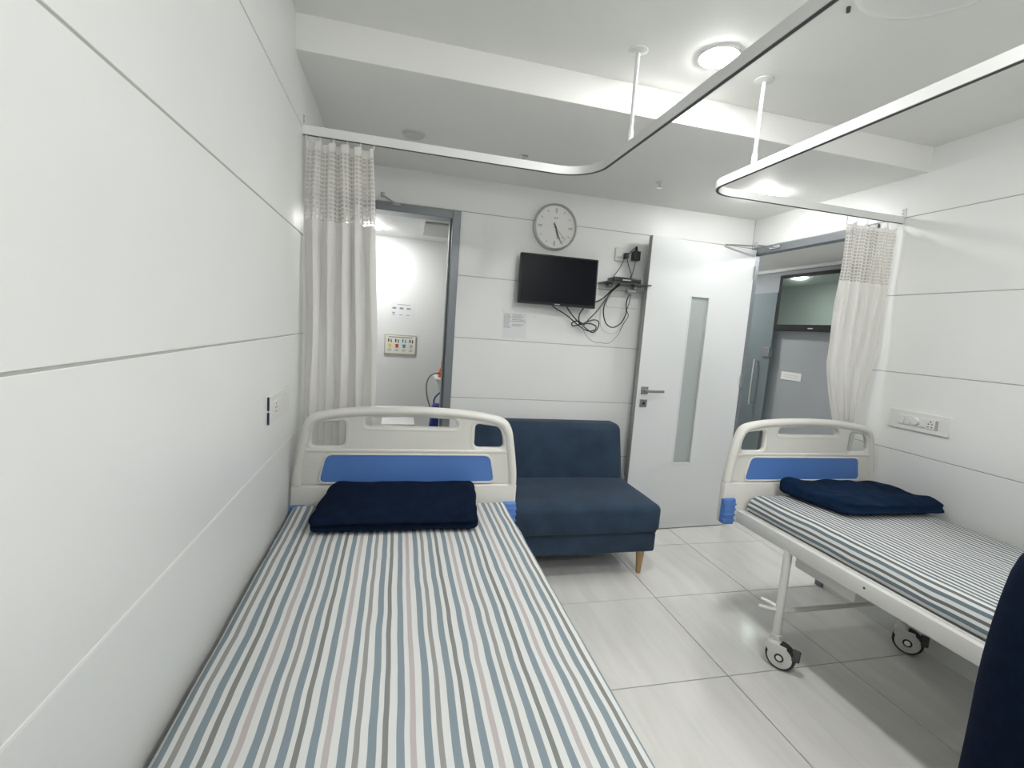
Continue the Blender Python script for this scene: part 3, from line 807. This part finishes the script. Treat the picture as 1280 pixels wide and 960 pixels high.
# ------------------------------------------------------------------ television on the wall
tv = thing('television', 'small black flat television on a wall mount below the clock', 'television', (1.022, 3.065, 1.752))
tv.rotation_euler = (math.radians(-2), 0, math.radians(-2.5))
MB().rbox(-.268, .268, -.016, .022, -.163, .163, .006, 2).build('housing', M_black, tv)
sn = MB().box(-.256, .256, -.0168, -.015, -.146, .153).build('screen', M_screen, tv, smooth=False)
lg = MB()
for k in range(6): lg.box(-.018+.006*k, -.0138+.006*k, -.0172, -.016, -.158, -.153)
lg.build('printed_mark', M_paper, tv, smooth=False)
MB().rbox(-.06, .06, .022, .060, -.06, .06, .004, 1).build('wall_mount', M_black, tv)
MB().rbox(-.17, .17, .022, .040, -.13, .07, .010, 2).build('rear_cover', M_black, tv)

# socket, plugs, set-top box, shelf
sk = thing('socket_plate', 'white socket plate with plugs beside the top of the open door', 'socket', (1.535, YB, 1.985))
MB().rbox(-.085, .085, -.010, 0, -.045, .045, .003, 2).build('plate', M_plastic_w, sk)
for x in (-.058, .005, .045): MB().rbox(x-.018, x+.018, -.0125, -.009, -.022, .022, .0015, 1).build('module', M_plastic_w, sk)
pl = thing('power_plug', 'small black plug in the left hole of the socket plate', 'plug', (1.522, YB-.012, 1.975))
MB().rbox(-.014, .014, -.034, 0, -.020, .020, .004, 2).build('body', M_black, pl)
MB().tube([(0, -.03, 0), (.03, -.045, .040), (.055, -.045, .062), (.066, -.034, .045)], .003, 7).build('lead', M_black, pl)
ad = thing('power_adapter', 'square black power adapter on the socket plate', 'adapter', (1.592, YB-.012, 1.982))
MB().rbox(-.026, .026, -.045, 0, -.034, .030, .004, 2).build('body', M_black, ad)
MB().lathe([(.013, .028), (.006, .066)], 12, (.0, -.022, 0)).build('strain_relief', M_black, ad)
sh = thing('wall_shelf', 'small dark glass shelf under the set-top box', 'shelf', (1.505, YB, 1.775))
MB().rbox(-.165, .165, -.16, 0, -.004, .004, .002, 1).build('shelf_board', M_clearshelf, sh)
for x in (-.09, .10): MB().rbox(x-.012, x+.012, -.06, 0, -.028, -.004, .003, 1).build('bracket', M_steel, sh)
st = thing('set_top_box', 'flat black set-top box on the small wall shelf', 'set-top box', (1.495, YB-.09, 1.7795))
MB().rbox(-.10, .10, -.06, .06, 0, .034, .006, 2).build('case', M_black, st)
MB().box(-.04, .02, -.0612, -.0598, .012, .020).build('display', M_greyplastic, st, smooth=False)
mdm = thing('signal_splitter', 'grey cable splitter hanging under the right end of the wall shelf', 'splitter', (1.575, YB-.05, 1.735))
MB().rbox(-.035, .035, -.012, .012, -.010, .012, .003, 1).build('case', M_steel, mdm)
MB().cyl((-.02, 0, -.010), (-.02, 0, -.03), .005, n=10).build('connector', M_steel, mdm)
CN = [0]
def cable(label, pts, r, m=M_black):
    CN[0] += 1; pts = [(p[0], p[1] + .028 - .0075*CN[0], p[2]) for p in pts]
    o = MB().tube(pts, r, 7, 8).build('cable', m); return tag(o, label, 'cable', 'cables below the wall television')
Yc = YB-.045
def W(x, z, dy=0): return (x, Yc-dy, z)
cable('black cable from the plug down to the left of the set-top box', [W(1.515, 1.965), W(1.49, 1.90), W(1.445, 1.83), W(1.44, 1.817)], .0028)
cable('black cable crossing from the plug to the right of the set-top box', [W(1.525, 1.965), W(1.55, 1.90), W(1.572, 1.85), W(1.56, 1.815)], .0028)
cable('black lead from the adapter to the set-top box', [W(1.592, 1.945), W(1.585, 1.90), W(1.575, 1.85), W(1.565, 1.816)], .0028)
cable('long black cable from under the television into the tied coil', [W(.99, 1.60), W(1.03, 1.575), W(1.12, 1.53), W(1.20, 1.475), W(1.27, 1.44), W(1.325, 1.445), W(1.335, 1.475), W(1.28, 1.49), W(1.21, 1.475)], .0042)
cable('second black cable from the television into the tied coil', [W(1.10, 1.60), W(1.14, 1.55), W(1.20, 1.495), W(1.26, 1.455), W(1.31, 1.43), W(1.345, 1.455), W(1.35, 1.505), W(1.305, 1.515), W(1.22, 1.48), W(1.165, 1.465), W(1.155, 1.485), W(1.195, 1.50), W(1.25, 1.475)], .0042, M_black)
cable('black cable dropping from the television corner to the coil', [W(1.235, 1.60), W(1.205, 1.555), W(1.20, 1.51), W(1.22, 1.48)], .0042)
cable('thick black cable from the set-top box behind the television', [W(1.46, 1.775, .03), W(1.42, 1.73), W(1.35, 1.66), W(1.28, 1.625, -.02)], .0048)
cable('black cable from the set-top box down into the coil', [W(1.44, 1.765, .02), W(1.395, 1.69), W(1.33, 1.59), W(1.27, 1.52), W(1.235, 1.485)], .0042)
cable('large black cable loop hanging under the set-top box', [W(1.455, 1.765, .03), W(1.40, 1.70), W(1.365, 1.60), W(1.385, 1.51), W(1.44, 1.475), W(1.50, 1.505), W(1.535, 1.575), W(1.53, 1.65), W(1.545, 1.71)], .0042)
cable('thin black cable beside the big loop under the splitter', [W(1.555, 1.71), W(1.545, 1.64), W(1.535, 1.60), W(1.55, 1.56), W(1.52, 1.505), W(1.50, 1.46)], .0025)
cable('thin grey cable hanging lowest below the tied coil', [W(1.21, 1.475), W(1.245, 1.41), W(1.30, 1.37), W(1.36, 1.365), W(1.42, 1.365), W(1.47, 1.41), W(1.50, 1.46)], .002, M_cabgrey)
cable('pale thin cable curving between coil and loop', [W(1.33, 1.60), W(1.345, 1.48), W(1.40, 1.435), W(1.46, 1.44), W(1.49, 1.47)], .0016, mat('cable_pale', (.45, .45, .44, 1), .5))
tie = MB().tube([(1.222+.013*math.cos(a*.5236), Yc+.013*math.sin(a*.5236), 1.481) for a in range(13)], .0035, 6, 0).build('cable_tie', M_black)
tag(tie, 'black tie holding the coiled cables together', 'cable tie')
mp = tag(MB().rbox(1.42, 1.655, YB-.006, YB, 1.617, 1.69, .002, 1).build('blank_plate', M_wall), 'blank white cover plate on the wall under the set-top box', 'cover plate')

# paper notice with rows of print
pn = thing('paper_notice', 'white paper notice with rows of small print under the television', 'notice', (.765, YB, 1.437))
pn.rotation_euler.y = math.radians(-1)
MB().box(-.083, .083, -.0015, 0, -.082, .086).build('sheet', M_paper, pn, smooth=False)
tx = MB(); rr = random.Random(4)
for k in range(9):
    z = .070 - .0105*k; x = -.075; wid = (.05 if k else .042)
    while x < -.075+wid*rr.uniform(.6, 1):
        l = rr.uniform(.005, .011); tx.box(x, x+l, -.0022, -.0014, z, z+.0042); x += l+.0028
    if k not in (5, 8):
        x = -.018; e = -.018 + rr.uniform(.05, .095)
        while x < e: l = rr.uniform(.004, .010); tx.box(x, x+l, -.0022, -.0014, z, z+.0042); x += l+.0028
tx.build('printed_text', M_inkgrey, pn, smooth=False)
for x, z in ((-.085, .095), (.0, -.082), (.085, -.075)): MB().rbox(x-.01, x+.01, -.0026, 0, z-.007, z+.007, .0005, 1).build('tape', M_dial, pn)
pn2 = thing('clear_sleeve', 'blank pale sheet taped on the wall right of the printed notice', 'sheet', (.905, YB, 1.435))
MB().box(-.05, .05, -.0012, 0, -.08, .08).build('sheet', M_wall, pn2, smooth=False)
MB().rbox(-.008, .008, -.0024, 0, .066, .082, .0005, 1).build('tape', M_dial, pn2)

# switch plates on the side walls
def switch_board(label, x, yc, zc, facing, dark):
    k_ = .5 if dark else 1
    t = thing('switch_plate', label, 'switch plate', (x, yc, zc)); s = facing
    def bx(y0, y1, z0, z1, d0, d1): a, b = sorted((s*d0*k_, s*d1*k_)); return MB().rbox(a, b, y0, y1, z0, z1, .0015, 1)
    bx(-.142, .142, -.047, .047, 0, .012).build('plate', M_plastic_w, t)
    bx(-.095, .098, -.026, .026, .011, .0145).build('inner_frame', M_plastic_w, t)
    for k, y in enumerate((.075, .048, -.028)):
        r = bx(y-.012, y+.012, -.022, .022, .014, .018).build('rocker', M_plastic_w, t)
    if not dark: MB().lathe([(.020, .014), (.017, .028)], 20, (0, .008, 0), (s, 0, 0)).build('regulator_knob', M_plastic_w, t)
    sk = bx(-.078, -.043, -.023, .023, .014, .0155).build('socket', M_plastic_w, t)
    for (y, z) in ((-.06, .012), (-.052, 0), (-.068, 0), (-.052, -.014), (-.068, -.014)):
        MB().cyl((s*.0150*k_, y, z), (s*.0162*k_, y, z), .0032, n=10).build('pin_hole', M_slot, sk)
    bx(-.095, -.082, -.022, .022, .014, .0165).build('rocker', M_greyplastic if not dark else M_plastic_w, t)
    if dark:
        bx(-.149, -.1425, -.044, -.004, 0, .013).build('end_cap', mat('end_cap_navy', (.02, .025, .06, 1), .5), t)
        bx(-.149, -.1425, .002, .046, 0, .013).build('end_cap', MATS['end_cap_navy'], t)
    return t
switch_board('white switch and socket plate on the right wall above the bed', XR, 1.795, 1.100, -1, False)
switch_board('white switch plate with dark end on the left wall near the headboard', XL, 1.775, 1.100, 1, True)

# ------------------------------------------------------------------ beyond the back doorway
p1 = thing('paper_notice', 'white instruction sheet with small grey pictures beyond the doorway', 'notice', (.035, YW, 1.505))
MB().box(-.115, .115, -.002, 0, -.08, .08).build('sheet', M_paper, p1, smooth=False)
g = MB()
for k in range(3): g.box(-.095+.065*k, -.060+.065*k, -.003, -.0015, .015, .032); g.box(-.095+.065*k, -.068+.065*k, -.003, -.0015, -.04, -.034)
g.box(-.095, -.07, -.003, -.0015, -.025, -.014); g.box(-.05, .07, -.003, -.0015, .055, .060)
g.build('printed_pictures', M_inkgrey, p1, smooth=False)
p2 = thing('framed_poster', 'cream framed poster with four coloured bins beyond the doorway', 'poster', (.025, YW, 1.190))
MB().box(-.145, .145, -.012, 0, -.092, .092).build('frame', mat('frame_dark_cream', (.45, .43, .36, 1), .5), p2, smooth=False)
MB().box(-.137, .137, -.0135, -.011, -.084, .084).build('print', M_cream, p2, smooth=False)
g = MB().box(-.11, .11, -.0145, -.013, .066, .074); g.build('printed_title', M_inkgrey, p2, smooth=False)
for k, c in enumerate(((.75, .62, .12, 1), (.55, .06, .05, 1), (.05, .3, .5, 1), (.55, .55, .5, 1))):
    x = -.095 + .065*k; mk = mat('bin_print_%d' % k, c, .6)
    MB().add([(x-.016, -.0145, .005), (x+.016, -.0145, .005), (x+.011, -.0145, -.030), (x-.011, -.0145, -.030),
              (x-.016, -.013, .005), (x+.016, -.013, .005), (x+.011, -.013, -.030), (x-.011, -.013, -.030)],
             [(0, 1, 2, 3), (7, 6, 5, 4), (0, 4, 5, 1), (1, 5, 6, 2), (2, 6, 7, 3), (3, 7, 4, 0)]).build('printed_bin', mk, p2, smooth=False)
    MB().box(x-.018, x-.006, -.0145, -.013, .022, .052).box(x+.006, x+.016, -.0145, -.013, .018, .048).build('printed_figure', M_ink if k != 2 else mk, p2, smooth=False)
    MB().box(x-.018, x+.018, -.0145, -.013, -.048, -.044).box(x-.018, x+.012, -.0145, -.013, -.060, -.056).build('printed_text', M_inkgrey, p2, smooth=False)

hp_ = tag(MB().rbox(.165, .85, 3.75, 4.25, ZW-.018, ZW, .004, 1).build('ceiling_panel', mat('panel_light_grey', (.55, .56, .55, 1), .5)), 'grey ceiling access panel beyond the back left doorway', 'ceiling panel')
# low white-topped cabinet seen through the headboard slot
cb = thing('low_cabinet', 'low cabinet with white top seen through the left headboard slot', 'cabinet', (.02, 3.95, 0))
MB().rbox(-.12, .14, -.17, .17, .585, .605, .006, 2).build('top', M_plastic_w, cb)
MB().rbox(-.11, .13, -.16, .16, .04, .585, .004, 1).build('body', M_greyplastic, cb)
MB().rbox(-.10, .12, -.168, -.158, .32, .575, .003, 1).build('drawer', M_greyplastic, cb)
for x in (-.09, .11):
    for y in (-.14, .14): MB().cyl((x, y, 0), (x, y, .045), .015, n=10).build('foot', M_rubber, cb)
# trolley with tray, cable, blue bag, orange bottle
tr = thing('medical_trolley', 'white medical trolley partly hidden behind the back doorway frame', 'trolley', (.565, 3.95, 0))
MB().add([(-.26, -.18, .975), (.22, -.18, .955), (.22, .18, .955), (-.26, .18, .975), (-.23, -.17, .915), (.20, -.17, .905), (.20, .17, .905), (-.23, .17, .915)],
         [(0, 1, 2, 3), (7, 6, 5, 4), (0, 4, 5, 1), (1, 5, 6, 2), (2, 6, 7, 3), (3, 7, 4, 0)]).build('tray', M_plastic_w, tr, smooth=False)
MB().add([(-.23, -.02, .91), (-.20, -.02, .91), (-.05, -.02, .60), (-.10, -.02, .60), (-.23, .02, .91), (-.20, .02, .91), (-.05, .02, .60), (-.10, .02, .60)],
         [(0, 1, 2, 3), (7, 6, 5, 4), (0, 4, 5, 1), (1, 5, 6, 2), (2, 6, 7, 3), (3, 7, 4, 0)]).build('brace', M_plastic_w, tr, smooth=False)
MB().cyl((0, 0, .08), (0, 0, .93), .025).build('pole', M_plastic_w, tr)
MB().rbox(-.2, .2, -.2, .2, .05, .09, .015, 2).build('base', M_plastic_w, tr)
for x in (-.17, .17):
    for y in (-.17, .17): MB().lathe([(.03, -.012), (.03, .012)], 16, (x, y, .03), (0, 1, 0)).build('wheel', M_rubber, tr)
MB().tube([(-.22, -.1, 1.02), (-.29, -.12, 1.0), (-.325, -.12, .93), (-.315, -.12, .82), (-.28, -.1, .72)], .006, 8).build('cable', M_cabgrey, tr)
bg = thing('blue_bag', 'blue bag hanging on the trolley beyond the doorway', 'bag', (.345, 3.71, .50))
MB().soft(.085, .05, .13, .035, (6, 4, 8), lambda p, H: (p.x*(1-.25*(p.z/H[2]+1)/2), p.y, p.z), (0, 0, .16)).build('body', M_bag, bg)
MB().tube([(-.05, 0, .28), (-.04, 0, .34), (.03, 0, .40), (.06, 0, .36)], .006, 8).build('strap', M_bag, bg)
ob = thing('orange_bottle', 'orange capped dispenser bottle on the white trolley tray', 'bottle', (.365, 3.92, .977))
MB().lathe([(.030, 0), (.032, .01), (.032, .05), (.016, .075), (.013, .085)], 18).build('body', M_orange, ob)
MB().lathe([(.014, .085), (.012, .13), (.006, .14)], 14).build('cap', M_orange, ob)

# ------------------------------------------------------------------ beyond the right doorway
ht = thing('television', 'large black-framed television on the grey corridor wall beyond the right doorway', 'television', (XC-.03, 3.84, 1.885))
MB().rbox(.0, .028, -.15, .15, -.1, .1, .002, 1).build('wall_mount', M_black, ht)
MB().rbox(-.06, -.0, -.50, .50, -.29, .29, .008, 2).build('housing', M_black, ht)
MB().box(-.0615, -.059, -.455, .455, -.225, .250).build('screen', M_tvglass, ht, smooth=False)
g = MB()
for k in range(6): g.box(-.0625, -.0605, .0+.010*k, .007+.010*k, -.266, -.256)
g.build('printed_mark', M_paper, ht, smooth=False)
nt_ = thing('wall_sign', 'small white sign on the grey corridor wall below the television', 'sign', (XC, 4.11, 1.128))
MB().rbox(-.006, 0, -.132, .132, -.042, .042, .002, 1).build('plate', M_plastic_w, nt_)
g = MB()
for k in range(2): g.box(-.0075, -.0055, -.09, .09, .008-.022*k, .014-.022*k)
g.build('printed_text', mat('faint_print', (.62, .63, .62, 1), .6), nt_, smooth=False)
gd = thing('glass_door', 'tinted glass door with steel pull handle in the corridor', 'door', (XC-.08, 4.80, 0))
MB().box(-.005, .005, -.45, .45, .01, 2.0).build('glass_pane', M_glassdoor, gd, smooth=False)
MB().rbox(-.025, .025, -.45, -.36, 1.31, 1.41, .004, 1).build('lock_case', M_steel, gd)
MB().tube([(-.005, -.30, 1.25), (-.045, -.30, 1.25), (-.06, -.30, 1.235), (-.06, -.30, .80), (-.045, -.30, .785), (-.005, -.30, .785)], .011, 10, 3).build('pull_handle', M_chrome, gd)
for z in (.08, 1.92): MB().rbox(-.015, .015, .36, .45, z-.06, z+.06, .003, 1).build('patch_hinge', M_steel, gd)
jp = struct(MB().rbox(XC-.12, XC-.0, 5.26, 5.34, 0, ZC, .003, 1).build('trim_5', M_frame), 'grey post beside the glass door in the corridor', 'post')
